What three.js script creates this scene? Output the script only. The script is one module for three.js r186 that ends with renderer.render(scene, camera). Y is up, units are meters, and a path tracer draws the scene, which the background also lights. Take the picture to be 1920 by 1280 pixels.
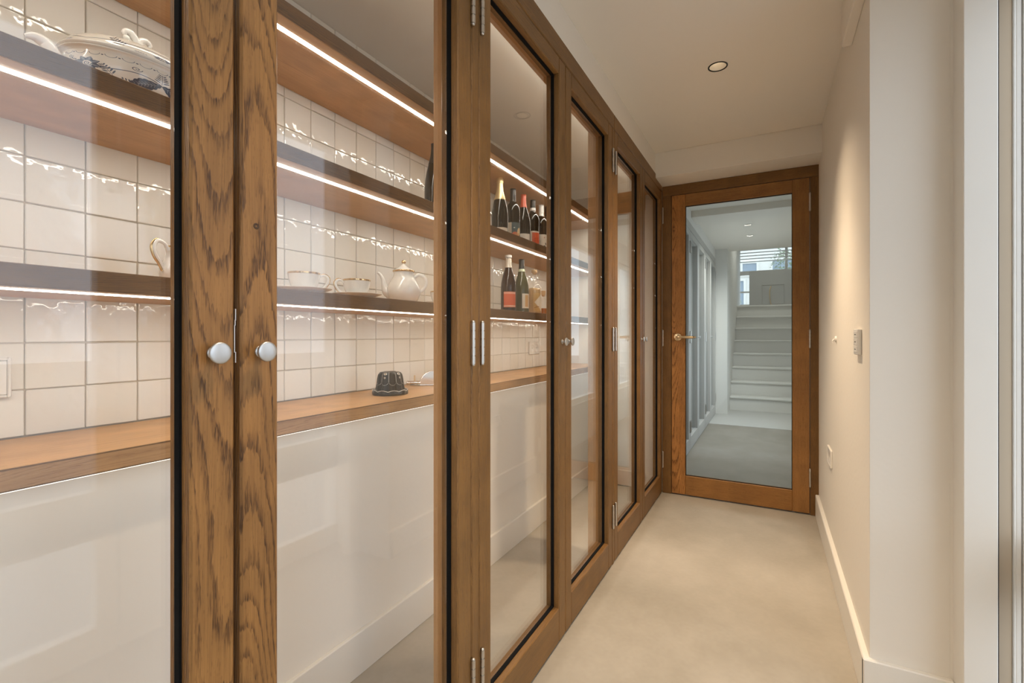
import * as THREE from 'three';
import { RectAreaLightUniformsLib } from 'three/addons/lights/RectAreaLightUniformsLib.js';
import { mergeGeometries } from 'three/addons/utils/BufferGeometryUtils.js';

// ---------------------------------------------------------------- camera, sky, exposure
const scene = new THREE.Scene();
const EYE = 1.08, FOCAL = 885, W = 1920, H = 1280;
const camera = new THREE.PerspectiveCamera(2 * Math.atan(H / 2 / FOCAL) * 180 / Math.PI, W / H, 0.02, 80);
camera.position.set(0, EYE, 0);
camera.rotation.set(0, Math.atan2(482, 885), 0);
camera.setViewOffset(W, H, 0, 12, W, H);            // lens shift: horizon 12 px above the middle
const SKY = 2.25;
scene.background = new THREE.Color().setRGB(0.90 * SKY, 1.0 * SKY, 1.12 * SKY);
const renderer = new THREE.WebGLRenderer({ antialias: true });
renderer.toneMapping = THREE.LinearToneMapping;
renderer.toneMappingExposure = 1.0;
renderer.shadowMap.enabled = true;
RectAreaLightUniformsLib.init();
const WARM = new THREE.Color().setRGB(1, 0.77, 0.53), STRIP = new THREE.Color().setRGB(1, 0.955, 0.83), COOL = new THREE.Color().setRGB(1, 0.96, 0.9);
const SPOT_POWER = 6.2, NEAR_POWER = 3.5, STRIP_POWER = 17, UNDER_POWER = 1.6, HEAD_POWER = 14, HALL_POWER = 3.2;

// ---------------------------------------------------------------- helpers
function rng(seed) { let a = seed >>> 0; return () => { a = (a + 0x6D2B79F5) | 0; let t = Math.imul(a ^ (a >>> 15), 1 | a); t = (t + Math.imul(t ^ (t >>> 7), 61 | t)) ^ t; return ((t ^ (t >>> 14)) >>> 0) / 4294967296; }; }
const R0 = rng(7);
const mix = (a, b, t) => a + (b - a) * t, clamp = (x, a = 0, b = 1) => Math.min(b, Math.max(a, x)), sstep = (a, b, x) => { const t = clamp((x - a) / (b - a)); return t * t * (3 - 2 * t); };
function hash(ix, iy, s) { let h = Math.imul(ix, 374761393) ^ Math.imul(iy, 668265263) ^ Math.imul(s, 2147483647 - 97); h = Math.imul(h ^ (h >>> 13), 1274126177); return ((h ^ (h >>> 16)) >>> 0) / 4294967296; }
function vn(x, y, s = 1, px = 0, py = 0) {           // value noise, periodic when px, py are given
  let ix = Math.floor(x), iy = Math.floor(y); const fx = x - ix, fy = y - iy, u = fx * fx * (3 - 2 * fx), v = fy * fy * (3 - 2 * fy);
  let jx = ix + 1, jy = iy + 1; if (px) { ix = ((ix % px) + px) % px; jx = ((jx % px) + px) % px; } if (py) { iy = ((iy % py) + py) % py; jy = ((jy % py) + py) % py; }
  return mix(mix(hash(ix, iy, s), hash(jx, iy, s), u), mix(hash(ix, jy, s), hash(jx, jy, s), u), v);
}
const used = {};
function numbered(name) { const n = used[name] = (used[name] ?? -1) + 1; return n ? name + '_' + String(n).padStart(3, '0') : name; }
function tag(o, label, category, group) { o.userData.label = label; o.userData.category = category; if (group) o.userData.group = group; return o; }
function thing(name, label, category, [x, y, z] = [0, 0, 0], turn = 0, group) {
  const o = new THREE.Group(); o.name = numbered(name); o.position.set(x, y, z); o.rotation.y = turn; scene.add(o); return tag(o, label, category, group);
}
function structure(name) { const o = new THREE.Group(); o.name = name; o.userData.kind = 'structure'; scene.add(o); return o; }
function mk(name, geo, material, parent, label) {
  const g = Array.isArray(geo) ? merge(geo) : geo, m = new THREE.Mesh(g, material);
  m.name = parent ? name : numbered(name); m.castShadow = m.receiveShadow = true; if (label) m.userData.label = label; (parent ?? scene).add(m); return m;
}
function part(name, parent, label) { const g = new THREE.Group(); g.name = name; if (label) g.userData.label = label; parent.add(g); return g; }
function solid(name, geo, material) { const m = mk(name, geo, material); m.userData.kind = 'structure'; return m; }
function merge(list) {
  return mergeGeometries(list.map((g) => { const n = g.index ? g.toNonIndexed() : g; for (const k of Object.keys(n.attributes)) if (!['position', 'normal', 'uv'].includes(k)) n.deleteAttribute(k); return n; }));
}
// a box with chamfered edges and uv in metres; grain = the axis along which the texture's v runs
function box(x0, x1, y0, y1, z0, z1, c = 0.002, grain = 1, off = [0, 0]) {
  if (x0 > x1) [x0, x1] = [x1, x0]; if (y0 > y1) [y0, y1] = [y1, y0]; if (z0 > z1) [z0, z1] = [z1, z0];
  const lo = [x0, y0, z0], hi = [x1, y1, z1]; c = Math.min(c, (x1 - x0) * 0.45, (y1 - y0) * 0.45, (z1 - z0) * 0.45);
  const P = [], N = [], U = [];
  const v = (sx, sy, sz, k) => [sx, sy, sz].map((s, i) => (s < 0 ? lo[i] + (i === k ? 0 : c) : hi[i] - (i === k ? 0 : c)));
  const put = (poly) => {
    const a = new THREE.Vector3(...poly[0]), b = new THREE.Vector3(...poly[1]), d = new THREE.Vector3(...poly[2]);
    const n = b.clone().sub(a).cross(d.clone().sub(a)).normalize(), ctr = new THREE.Vector3((x0 + x1) / 2, (y0 + y1) / 2, (z0 + z1) / 2), m = new THREE.Vector3(); poly.forEach((p) => m.add(new THREE.Vector3(...p))); m.divideScalar(poly.length).sub(ctr);
    if (n.dot(m) < 0) { poly = poly.slice().reverse(); n.negate(); }
    const ab = [Math.abs(n.x), Math.abs(n.y), Math.abs(n.z)]; let k = ab.indexOf(Math.max(...ab)); const ax = [0, 1, 2].filter((i) => i !== k);
    const va = ax.includes(grain) ? grain : ax[1], ua = ax.find((i) => i !== va);
    for (let i = 1; i + 1 < poly.length; i++) for (const p of [poly[0], poly[i], poly[i + 1]]) { P.push(...p); N.push(n.x, n.y, n.z); U.push(p[ua] + off[0], p[va] + off[1]); }
  };
  for (let k = 0; k < 3; k++) { const [i, j] = [0, 1, 2].filter((q) => q !== k);
    for (const s of [-1, 1]) put([[-1, -1], [1, -1], [1, 1], [-1, 1]].map(([a, b]) => { const t = [0, 0, 0]; t[k] = s; t[i] = a; t[j] = b; return v(...t, k); }));
    if (c > 0) for (const a of [-1, 1]) for (const b of [-1, 1]) { const e = (q, f) => { const t = [0, 0, 0]; t[k] = q; t[i] = a; t[j] = b; return v(...t, f); }; put([e(-1, i), e(1, i), e(1, j), e(-1, j)]); } }
  if (c > 0) for (const a of [-1, 1]) for (const b of [-1, 1]) for (const d of [-1, 1]) put([v(a, b, d, 0), v(a, b, d, 1), v(a, b, d, 2)]);
  const g = new THREE.BufferGeometry();
  g.setAttribute('position', new THREE.Float32BufferAttribute(P, 3)); g.setAttribute('normal', new THREE.Float32BufferAttribute(N, 3)); g.setAttribute('uv', new THREE.Float32BufferAttribute(U, 2)); return g;
}
const plank = (x0, x1, y0, y1, z0, z1, grain, c = 0.0025, u) => box(x0, x1, y0, y1, z0, z1, c, grain, u ?? [R0() * 0.25, R0() * 2]);
const lathe = (pts, seg = 40) => new THREE.LatheGeometry(pts.map(([r, y]) => new THREE.Vector2(Math.max(r, 1e-4), y)), seg);
function smooth(pts, n = 6) {                      // a rounded profile through the given points
  const c = new THREE.SplineCurve(pts.map(([r, y]) => new THREE.Vector2(r, y))); return c.getPoints(pts.length * n).map((p) => [p.x, p.y]);
}
function tube(pts, radii, seg = 40, rs = 12, flat = 1) { // a tube along a curve with a radius that changes, closed at both ends
  const curve = new THREE.CatmullRomCurve3(pts.map((p) => new THREE.Vector3(...p))), fr = curve.computeFrenetFrames(seg, false), P = [], I = [], U = [];
  for (let i = 0; i <= seg; i++) {
    const t = i / seg, c = curve.getPointAt(t), f = t * (radii.length - 1), k = Math.min(radii.length - 2, Math.floor(f)), r = radii.length > 1 ? mix(radii[k], radii[k + 1], f - k) : radii[0];
    for (let j = 0; j <= rs; j++) { const a = j / rs * 2 * Math.PI, p = c.clone().addScaledVector(fr.normals[i], Math.cos(a) * r).addScaledVector(fr.binormals[i], Math.sin(a) * r * flat); P.push(p.x, p.y, p.z); U.push(j / rs, t); }
  }
  for (let i = 0; i < seg; i++) for (let j = 0; j < rs; j++) { const a = i * (rs + 1) + j, b = a + rs + 1; I.push(a, b, a + 1, b, b + 1, a + 1); }
  for (const i of [0, seg]) { const m = P.length / 3, c = curve.getPointAt(i / seg); P.push(c.x, c.y, c.z); U.push(0, 0); for (let j = 0; j < rs; j++) { const a = i * (rs + 1) + j; i ? I.push(m, a, a + 1) : I.push(m, a + 1, a); } }
  const g = new THREE.BufferGeometry(); g.setAttribute('position', new THREE.Float32BufferAttribute(P, 3)); g.setAttribute('uv', new THREE.Float32BufferAttribute(U, 2)); g.setIndex(I); g.computeVertexNormals(); return g;
}
const cyl = (r0, r1, h, seg = 28) => new THREE.CylinderGeometry(r1, r0, h, seg);
const moved = (g, x = 0, y = 0, z = 0) => g.translate(x, y, z);

// ---------------------------------------------------------------- textures
function dataTex(w, h, fn, srgb = true) {
  const d = new Uint8Array(w * h * 4);
  for (let y = 0; y < h; y++) for (let x = 0; x < w; x++) { const c = fn(x, y), i = (y * w + x) * 4; d[i] = c[0]; d[i + 1] = c[1] ?? c[0]; d[i + 2] = c[2] ?? c[0]; d[i + 3] = 255; }
  const t = new THREE.DataTexture(d, w, h); t.magFilter = THREE.LinearFilter; t.wrapS = t.wrapT = THREE.RepeatWrapping; if (srgb) t.colorSpace = THREE.SRGBColorSpace; t.needsUpdate = true; return t;
}
// flat-sawn oak: growth rings of a log cut close to its middle, pores as short dark dashes, silvery rays; 0.25 m x 2.1 m
function oak(seed, light, dark, ringSpace, slope, strength) {
  const w = 640, h = 2048, LX = 0.25, LY = 2.1, shade = new Float32Array(w * h);
  for (let j = 0; j < h; j++) {
    const z = j / h * LY, xc = 0.085 + 0.022 * (vn(z * 1.3, 3, seed) - 0.5) + 0.02 * (vn(z * 4, 9, seed) - 0.5);
    const yo = slope * (0.6 + 2.1 - z) + 0.25 * slope * (vn(z * 3.1, 5, seed) - 0.5);
    for (let i = 0; i < w; i++) {
      const x = i / w * LX, dx = x - xc;
      let r = Math.sqrt(dx * dx + yo * yo + 1e-6) + 0.0045 * (vn(x * 24, z * 6, seed + 1) - 0.5) + 0.0011 * (vn(x * 330, z * 36, seed + 2) - 0.5) + 0.0007 * (vn(x * 900, z * 60, seed + 12) - 0.5);
      const f = ((r / ringSpace) % 1 + 1) % 1, big = vn(Math.floor(r / ringSpace) * 3.7, 0.5, seed + 5);
      const pore = vn(x * 1500, z * 150, seed + 3), pore2 = vn(x * 700, z * 60, seed + 8);
      let d = (1 - sstep(0.0, 0.5, f)) * sstep(0, 0.06, f) * (0.25 + 0.75 * big) * (0.40 + 0.8 * sstep(0.30, 0.75, 0.5 * pore + 0.5 * pore2));
      d += 0.20 * sstep(0.62, 0.85, pore) * sstep(0.35, 0.7, pore2);
      d += 0.16 * (vn(x * 420, z * 9, seed + 4) - 0.5) + 0.22 * (vn(x * 1150 + z * 30, z * 17, seed + 14) - 0.5) + 0.22 * (vn(x * 16, z * 5, seed + 6) - 0.5) + 0.12 * (vn(x * 60, z * 14, seed + 7) - 0.5);
      shade[j * w + i] = clamp(0.16 + strength * d);
    }
  }
  const map = dataTex(w, h, (x, y) => { const s = shade[y * w + x], t = vn(x / w * 7, y / h * 40, seed + 9); return [0, 1, 2].map((k) => clamp(mix(light[k], dark[k], s) * (0.95 + 0.1 * t), 0, 255)); });
  const bump = dataTex(w, h, (x, y) => [255 * (1 - shade[y * w + x])], false);
  for (const t of [map, bump]) { t.wrapS = t.wrapT = THREE.MirroredRepeatWrapping; t.repeat.set(1 / LX, 1 / LY); }
  return { map, bump };
}
const oakDark = oak(11, [162, 121, 74], [78, 53, 30], 0.0042, 0.048, 0.92), oakPlain = oak(37, [148, 113, 70], [84, 59, 35], 0.0034, 0.004, 0.8), oakShelf = oak(53, [199, 156, 108], [155, 112, 73], 0.0042, 0.006, 0.7);
const wood = (t, rough, bumpScale, tint = 0xffffff) => new THREE.MeshPhysicalMaterial({ map: t.map, bumpMap: t.bump, bumpScale, roughness: rough, color: tint, specularIntensity: 0.7 });

const tileWave = dataTex(512, 512, (x, y) => {           // hand-made glaze: slow swells with a finer ripple, 0.42 m
  const u = x / 512, v = y / 512;
  return [255 * clamp(0.5 + 0.75 * (vn(u * 13, v * 11, 91, 13, 11) - 0.5) + 0.38 * (vn(u * 32, v * 28, 92, 32, 28) - 0.5) + 0.09 * (vn(u * 74, v * 64, 93, 74, 64) - 0.5))];
}, false);
tileWave.repeat.set(1 / 0.42, 1 / 0.42);
const concrete = dataTex(1024, 1024, (x, y) => {         // trowelled mineral floor, 2.4 m
  const u = x / 1024, v = y / 1024, wx = 0.6 * (vn(u * 6, v * 6, 70, 6, 6) - 0.5), n = vn(u * 5 + wx, v * 5, 71, 5, 5) * 0.5 + vn(u * 14 + wx * 3, v * 11, 72, 14, 11) * 0.28 + vn(u * 48, v * 40, 73, 48, 40) * 0.14 + vn(u * 200, v * 200, 74, 200, 200) * 0.08;
  const k = (n - 0.5) * 46; return [176 + k, 168 + k, 155 + k * 1.05];
});
concrete.repeat.set(1 / 2.4, 1 / 2.4);
const plasterBump = dataTex(512, 512, (x, y) => [255 * (0.55 * vn(x / 512 * 60, y / 512 * 60, 81, 60, 60) + 0.45 * vn(x / 512 * 9, y / 512 * 9, 82, 9, 9))], false);
plasterBump.repeat.set(1 / 0.6, 1 / 0.6);
function canvasTex(w, h, draw) { const c = document.createElement('canvas'); c.width = w; c.height = h; draw(c.getContext('2d'), w, h); const t = new THREE.CanvasTexture(c); t.colorSpace = THREE.SRGBColorSpace; t.wrapS = THREE.RepeatWrapping; return t; }

// ---------------------------------------------------------------- materials
const std = (o) => new THREE.MeshPhysicalMaterial(o), lin = (r, g, b) => new THREE.Color().setRGB(r, g, b);
const M = {
  oak: wood(oakDark, 0.42, 0.0006, lin(0.92, 0.86, 0.74)), oakPlain: wood(oakPlain, 0.42, 0.0005, lin(0.87, 0.80, 0.65)), oakShaded: wood(oakPlain, 0.5, 0.0003, lin(0.74, 0.66, 0.57)), shelf: wood(oakShelf, 0.45, 0.0002),
  paint: std({ color: lin(0.89, 0.845, 0.77), roughness: 0.75, bumpMap: plasterBump, bumpScale: 0.0004, specularIntensity: 0.4 }),
  ceiling: std({ color: lin(0.90, 0.855, 0.78), roughness: 0.9, specularIntensity: 0.3 }),
  trim: std({ color: lin(0.86, 0.83, 0.77), roughness: 0.4 }),
  floor: std({ map: concrete, roughness: 0.55, specularIntensity: 0.6 }),
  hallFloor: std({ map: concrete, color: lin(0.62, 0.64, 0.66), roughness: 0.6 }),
  grout: std({ color: lin(0.56, 0.48, 0.38), roughness: 0.95 }),
  tiles: [0, 1, 2, 3, 4].map((k) => std({ color: lin(...[[0.79, 0.750, 0.685], [0.76, 0.720, 0.65], [0.81, 0.775, 0.71], [0.77, 0.722, 0.64], [0.79, 0.760, 0.705]][k]), roughness: 0.03, bumpMap: tileWave, bumpScale: 0.0010 })),
  pane: std({ color: 0xffffff, roughness: 0, transmission: 1, thickness: 0, ior: 1.5 }),
  blind: std({ color: lin(0.86, 0.86, 0.84), roughness: 1, transmission: 0.55, thickness: 0 }),
  oakDoor: wood(oakDark, 0.42, 0.0006), oakDoorPlain: wood(oakPlain, 0.42, 0.0005),
  beige: std({ color: lin(0.64, 0.52, 0.38), roughness: 0.6 }),  // tan offsets the blue daylight falling on the casing
  gasket: std({ color: lin(0.008, 0.008, 0.008), roughness: 0.9, specularIntensity: 0.2 }),
  nickel: std({ color: lin(0.60, 0.58, 0.55), metalness: 1, roughness: 0.32 }),
  satin: std({ color: lin(0.58, 0.58, 0.575), metalness: 1, roughness: 0.38 }),
  brass: std({ color: lin(0.76, 0.60, 0.38), metalness: 1, roughness: 0.3 }),
  chrome: std({ color: lin(0.80, 0.79, 0.77), metalness: 1, roughness: 0.12 }),
  gold: std({ color: lin(0.66, 0.47, 0.25), metalness: 1, roughness: 0.18 }),
  china: std({ color: lin(0.82, 0.79, 0.74), roughness: 0.14, clearcoat: 0.6, clearcoatRoughness: 0.05 }),
  plastic: std({ color: lin(0.80, 0.77, 0.72), roughness: 0.35 }),
  dark: std({ color: lin(0.01, 0.01, 0.01), roughness: 0.7 }),
  bottle: std({ color: lin(0.010, 0.009, 0.006), roughness: 0.06, ior: 1.52 }),
  bottleBrown: std({ color: lin(0.030, 0.014, 0.008), roughness: 0.06 }),
  bottleGreen: std({ color: lin(0.085, 0.080, 0.036), roughness: 0.06 }),
  clear: std({ color: 0xffffff, roughness: 0.02, transmission: 1, thickness: 0, ior: 1.5 }),
  honey: std({ color: lin(0.76, 0.55, 0.30), roughness: 0.08, transmission: 0.35, thickness: 0, ior: 1.35 }),
  amber: std({ color: lin(0.42, 0.13, 0.02), roughness: 0.08 }),
  cork: std({ color: lin(0.62, 0.42, 0.24), roughness: 0.8 }),
  foilGold: std({ color: lin(0.72, 0.56, 0.30), metalness: 0.6, roughness: 0.35 }),
  foilBlack: std({ color: lin(0.020, 0.018, 0.016), roughness: 0.35 }),
  foilRed: std({ color: lin(0.55, 0.09, 0.04), roughness: 0.35 }),
  foilWhite: std({ color: lin(0.80, 0.77, 0.72), roughness: 0.35 }),
  paper: std({ color: lin(0.74, 0.69, 0.60), roughness: 0.7 }),
  black: std({ color: lin(0.012, 0.011, 0.010), roughness: 0.25 }),
  strip: std({ color: lin(1, 1, 1), roughness: 1, emissive: STRIP, emissiveIntensity: 15 }),
  stripAdded: std({ color: lin(1, 1, 1), roughness: 1, emissive: STRIP, emissiveIntensity: 1.2 }),
  lamp: std({ color: lin(1, 1, 1), roughness: 1, emissive: WARM, emissiveIntensity: 3.2 }),
  hallLamp: std({ color: lin(1, 1, 1), roughness: 1, emissive: COOL, emissiveIntensity: 0.5 }),
  reflector: std({ color: lin(0.80, 0.76, 0.68), roughness: 0.35 }),
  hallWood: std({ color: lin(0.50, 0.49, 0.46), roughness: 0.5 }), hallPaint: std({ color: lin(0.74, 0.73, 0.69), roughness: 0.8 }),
  doorGrey: std({ color: lin(0.44, 0.44, 0.42), roughness: 0.5 }),
};

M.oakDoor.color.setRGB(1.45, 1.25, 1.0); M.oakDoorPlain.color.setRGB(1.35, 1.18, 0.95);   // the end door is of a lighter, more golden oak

// ---------------------------------------------------------------- the setting
// planes: cabinet front x = FX, tiled wall x = TX, end door z = DZ, corridor wall x = 0.26, ceiling y = CY
const FX = -0.645, TX = -1.368, DZ = -3.34, CY = 2.255, NEAR = 2.6, RX = 0.61;
const uvBox = (x0, x1, y0, y1, z0, z1, c = 0.001) => box(x0, x1, y0, y1, z0, z1, c, 2);
solid('floor', uvBox(-1.6, 0.72, -0.06, 0, -3.385, NEAR + 0.1, 0), M.floor);
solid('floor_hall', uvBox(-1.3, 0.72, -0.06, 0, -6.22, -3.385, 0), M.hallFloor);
solid('floor_stairs', uvBox(-1.3, 0.72, -0.06, 0.003, -7.6, -6.222, 0.002), std({ color: lin(0.50, 0.50, 0.48), roughness: 0.6 }));

function holedSlab(x0, x1, z0, z1, y0, y1, holes, r) {
  const s = new THREE.Shape([new THREE.Vector2(x0, -z0), new THREE.Vector2(x1, -z0), new THREE.Vector2(x1, -z1), new THREE.Vector2(x0, -z1)]);
  for (const [hx, hz] of holes) { const p = new THREE.Path(); p.absarc(hx, -hz, r, 0, 2 * Math.PI); s.holes.push(p); }
  return new THREE.ExtrudeGeometry(s, { depth: y1 - y0, bevelEnabled: false, curveSegments: 32 }).rotateX(-Math.PI / 2).translate(0, y0, 0);
}
const SPOTS = [[-0.197, -2.245], [-0.197, -0.75], [-0.1, 0.9]], HALL_SPOTS = [[-0.2, -5.62], [-0.2, -6.25]];
solid('ceiling', holedSlab(-0.78, 0.72, NEAR + 0.1, -7.3, CY, CY + 0.12, [...SPOTS, ...HALL_SPOTS], 0.036), M.ceiling);
solid('ceiling_cabinet', uvBox(-1.5, -0.7052, 2.175, 2.2545, -3.46, 0.3), M.ceiling);
solid('wall_left_bulkhead', uvBox(-0.705, -0.648, 2.128, CY, -3.46, 0.27), M.paint);
solid('wall_left', uvBox(-0.78, -0.645, 0, CY, 0.235, NEAR), M.paint);
solid('wall_cabinet_near', uvBox(-1.5, -0.78, 0, 2.18, 0.235, 0.34), M.paint);
solid('wall_cabinet_far', uvBox(-1.5, -0.70, 0, 2.18, -3.46, -3.372), M.paint);
solid('wall_cabinet_lower', uvBox(-1.5, -1.155, 0, 0.829, -3.38, 0.24), M.paint);
solid('baseboard_cabinet', uvBox(-1.155, -1.14, 0, 0.138, -3.372, 0.235, 0.003), M.trim);
solid('baseboard_cabinet_far', uvBox(-1.14, -0.765, 0, 0.11, -3.372, -3.358, 0.003), M.trim);
solid('trim_cabinet_far', plank(-1.058, -0.765, 1.957, 2.104, -3.372, -3.352, 0), M.shelf);  // soffit built as pale oak, the warm light on it in the colour
// right-hand corridor wall, its end, the boxed-in corner below the ceiling
solid('wall_right', uvBox(0.26, 0.44, 0, CY, -3.5, -1.725), M.paint);
solid('wall_right_boxing', uvBox(0.229, 0.262, 2.114, CY, -2.063, -1.722, 0.004), M.paint);
solid('baseboard_right', uvBox(0.242, 0.262, 0, 0.131, -3.334, -1.708, 0.003), M.trim);
solid('wall_return', uvBox(0.43, 0.72, 0, CY, -1.85, -1.7255), M.paint);
solid('baseboard_return', uvBox(0.242, 0.446, 0, 0.1315, -1.727, -1.7075, 0.003), M.trim);
solid('trim_1', uvBox(0.4465, 0.5135, 0, CY, -1.73, -1.65, 0.002), M.trim);
{ // casing with a stepped moulding beside the glazed door
  const a = structure('trim_2');
  mk('casing', uvBox(0.5138, 0.562, 0, CY, -1.73, -1.72), M.beige, a); mk('gap_shade', uvBox(0.5138, 0.5274, 0, CY, -1.7195, -1.69), M.gasket, a);  // black strip stands in for the shade in the open gap
  mk('moulding', [moved(cyl(0.0035, 0.0035, CY, 12), 0.565, CY / 2, -1.7195), uvBox(0.5665, 0.580, 0, CY, -1.73, -1.717, 0.003), moved(cyl(0.003, 0.003, CY, 12), 0.5835, CY / 2, -1.7175), uvBox(0.586, 0.61, 0, CY, -1.73, -1.7165, 0.003)], M.trim, a);
}
// lowered soffit above the end door
solid('trim_3', uvBox(-0.66, 0.262, 2.098, CY, -3.46, -3.13, 0.002), M.paint);
// near room: glazed garden doors in the right wall, the rear pair added for daylight
{
  const z0 = -1.718, z1 = 0.14;
  const w = structure('wall_near_right');
  mk('wall', [uvBox(RX, RX + 0.12, 2.12, CY, z0 - 0.03, NEAR), uvBox(RX, RX + 0.12, 0, 2.12, z1 + 0.003, 0.25), uvBox(RX, RX + 0.12, 0, 2.12, 2.2, NEAR)], M.paint, w);
  for (const [k, [a, b]] of [[z0, -0.785], [-0.775, z1], [0.255, 1.22], [1.23, 2.195]].entries()) {
    const d = structure('door_' + (k + 2)), x0 = RX, x1 = RX + 0.045;
    mk('stile', uvBox(x0, x1, 0.005, 2.11, a, a + (k ? 0.055 : 0.004)), M.trim, d); mk('stile', uvBox(x0, x1, 0.005, 2.11, b - (k ? 0.085 : 0.32), b), M.trim, d);
    const p = a + (k ? 0.055 : 0.004), q = b - (k ? 0.085 : 0.32);
    mk('rail', uvBox(x0, x1, 0.005, 0.105, p, q), M.trim, d); mk('rail', uvBox(x0, x1, 0.40, 0.56, p, q), M.trim, d); mk('rail', uvBox(x0, x1, 2.02, 2.11, p, q), M.trim, d);
    for (const [e, f] of [[0.105, 0.40], [0.56, 2.02]]) mk('glass_pane', box(x0 + 0.018, x0 + 0.024, e, f, p, q, 0), M.pane, d);
  }
  const r = structure('wall_near_back');
  mk('wall', uvBox(-0.78, 0.73, 0, CY, NEAR, NEAR + 0.12), M.paint, r);
}
solid('terrace', uvBox(-25, 25, -0.12, -0.07, -25, 25, 0), std({ color: lin(0.42, 0.42, 0.41), roughness: 0.9 }));

// ---------------------------------------------------------------- hand-made tiles on the back wall
{
  const wall = structure('wall_back');
  mk('wall', uvBox(-1.5, TX - 0.012, 0.829, 2.18, -3.38, 0.24), M.paint, wall);
  mk('grout', uvBox(TX - 0.012, TX - 0.0045, 0.829, 2.176, -3.373, 0.236, 0), M.grout, wall);
  const PW = 0.1005, PH = 0.0978, T = rng(303), all = [];
  for (let i = -6; i < 31; i++) for (let j = 0; j < 14; j++) {
    const z1 = -0.38 - PW * i, z0 = Math.max(z1 - PW, -3.373), y0 = 0.868 + PH * j, y1 = Math.min(y0 + PH, 2.175);
    if (z1 - z0 < 0.03 || y1 - y0 < 0.015 || z1 > 0.237) continue;
    const z = (z0 + z1) / 2, y = (y0 + y1) / 2, dep = 1.368 * 0.4783 - z * 0.8782, u = 960 + 885 * (-1.368 * 0.8782 - z * 0.4783) / dep, v = 628 - 885 * (y - 1.08) / dep;
    all.push({ z0, z1, y0, y1, score: u > -60 && u < 1080 && v > -80 && !(u > 335 && u < 515) ? 1 / dep : 0.001 / dep });
  }
  all.sort((a, b) => b.score - a.score);
  const shared = new Map(), rest = [];
  all.forEach((t, k) => {
    const w = t.z1 - t.z0, h = t.y1 - t.y0, gap = 0.0007 + T() * 0.0008, variant = Math.floor(T() * 7), key = [w.toFixed(4), h.toFixed(4), variant].join();
    if (!shared.has(key)) shared.set(key, box(-0.0075, 0, -h / 2 + gap, h / 2 - gap, -w / 2 + gap, w / 2 - gap, 0.0016, 1, [T() * 0.42, T() * 0.42]));
    const rot = [0, (T() - 0.5) * 0.020, (T() - 0.5) * 0.020], pos = [TX + (T() - 0.5) * 0.0012, (t.y0 + t.y1) / 2 + (T() - 0.5) * 0.0012, (t.z0 + t.z1) / 2 + (T() - 0.5) * 0.0012], roll = (T() - 0.5) * 0.012, tone = Math.floor(T() * 5);
    if (k < 300) { const m = mk(k ? 'tile_' + String(k).padStart(3, '0') : 'tile', shared.get(key), M.tiles[tone], wall); m.position.set(...pos); m.rotation.set(roll, rot[1], rot[2]); }
    else rest.push(shared.get(key).clone().applyMatrix4(new THREE.Matrix4().compose(new THREE.Vector3(...pos), new THREE.Quaternion().setFromEuler(new THREE.Euler(roll, rot[1], rot[2])), new THREE.Vector3(1, 1, 1))));
  });
  mk('tile_field', rest, M.tiles[0], wall).userData.kind = 'stuff';
}

// ---------------------------------------------------------------- counter and shelves with light strips
const SF = -1.06, SB = TX + 0.001, SZ0 = 0.233, SZ1 = -3.370;
{
  const c = thing('counter_shelf', 'long oak counter shelf at waist height under the tiled wall, lowest of the oak boards', 'counter', [0, 0, 0]);
  mk('worktop', plank(-1.0638, SB, 0.830, 0.867, SZ1, SZ0, 2), M.shelf, c);
  mk('shaded_edge', plank(-1.068, -1.0639, 0.830, 0.867, SZ1, SZ0, 2, 0.001), M.oakShaded, c, 'front edge tinted dark for the dim light on it');  // front of the same oak, darkened in colour for its weaker light
  mk('light_strip', box(-1.098, -1.084, 0.824, 0.8305, SZ1 + 0.004, SZ0 - 0.004, 0.001, 2), M.stripAdded, c);  // added strip, unseen under the counter, brightening the wall below
  const a = new THREE.RectAreaLight(STRIP, UNDER_POWER, SZ0 - SZ1 - 0.01, 0.013); a.name = 'strip_glow';
  a.position.set(-1.091, 0.8225, (SZ0 + SZ1) / 2); a.rotation.set(-Math.PI / 2, 0, Math.PI / 2); c.add(a);
}
[[1.875, 1.915, 'topmost oak shelf just under the cabinet ceiling, lit by a strip along its underside'],
 [1.52, 1.558, 'middle oak shelf with a light strip, carrying the patterned tureen and the tall wine bottles'],
 [1.158, 1.196, 'lowest lit oak shelf, carrying the white tea set and the coral-labelled bottle']].forEach(([y0, y1, label]) => {
  const s = thing('wall_shelf', label, 'shelf');
  // board with a groove for the strip: front lip, back board and the web above the groove
  mk('board', [plank(-1.1052, SF + (-0.004), y0, y1, SZ1, SZ0, 2), plank(-1.1188, SB, y0, y1, SZ1, SZ0, 2), plank(-1.1205, -1.1035, y0 + 0.008, y1 - 0.0005, SZ1, SZ0, 2, 0)], M.shelf, s);
  mk('shaded_edge', plank(SF - 0.0042, SF, y0, y1, SZ1, SZ0, 2, 0.001), M.oakShaded, s, 'front edge tinted dark for the dim light on it');
  const l = mk('light_strip', box(-1.1185, -1.1055, y0 - 0.0022, y0 + 0.0065, SZ1 + 0.004, SZ0 - 0.004, 0.001, 2), M.strip, s);
  const a = new THREE.RectAreaLight(STRIP, STRIP_POWER, SZ0 - SZ1 - 0.01, 0.013); a.name = 'strip_glow';
  a.position.set(-1.112, y0 - 0.0036, (SZ0 + SZ1) / 2); a.rotation.set(-Math.PI / 2, 0, Math.PI / 2); s.add(a);
});

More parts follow.
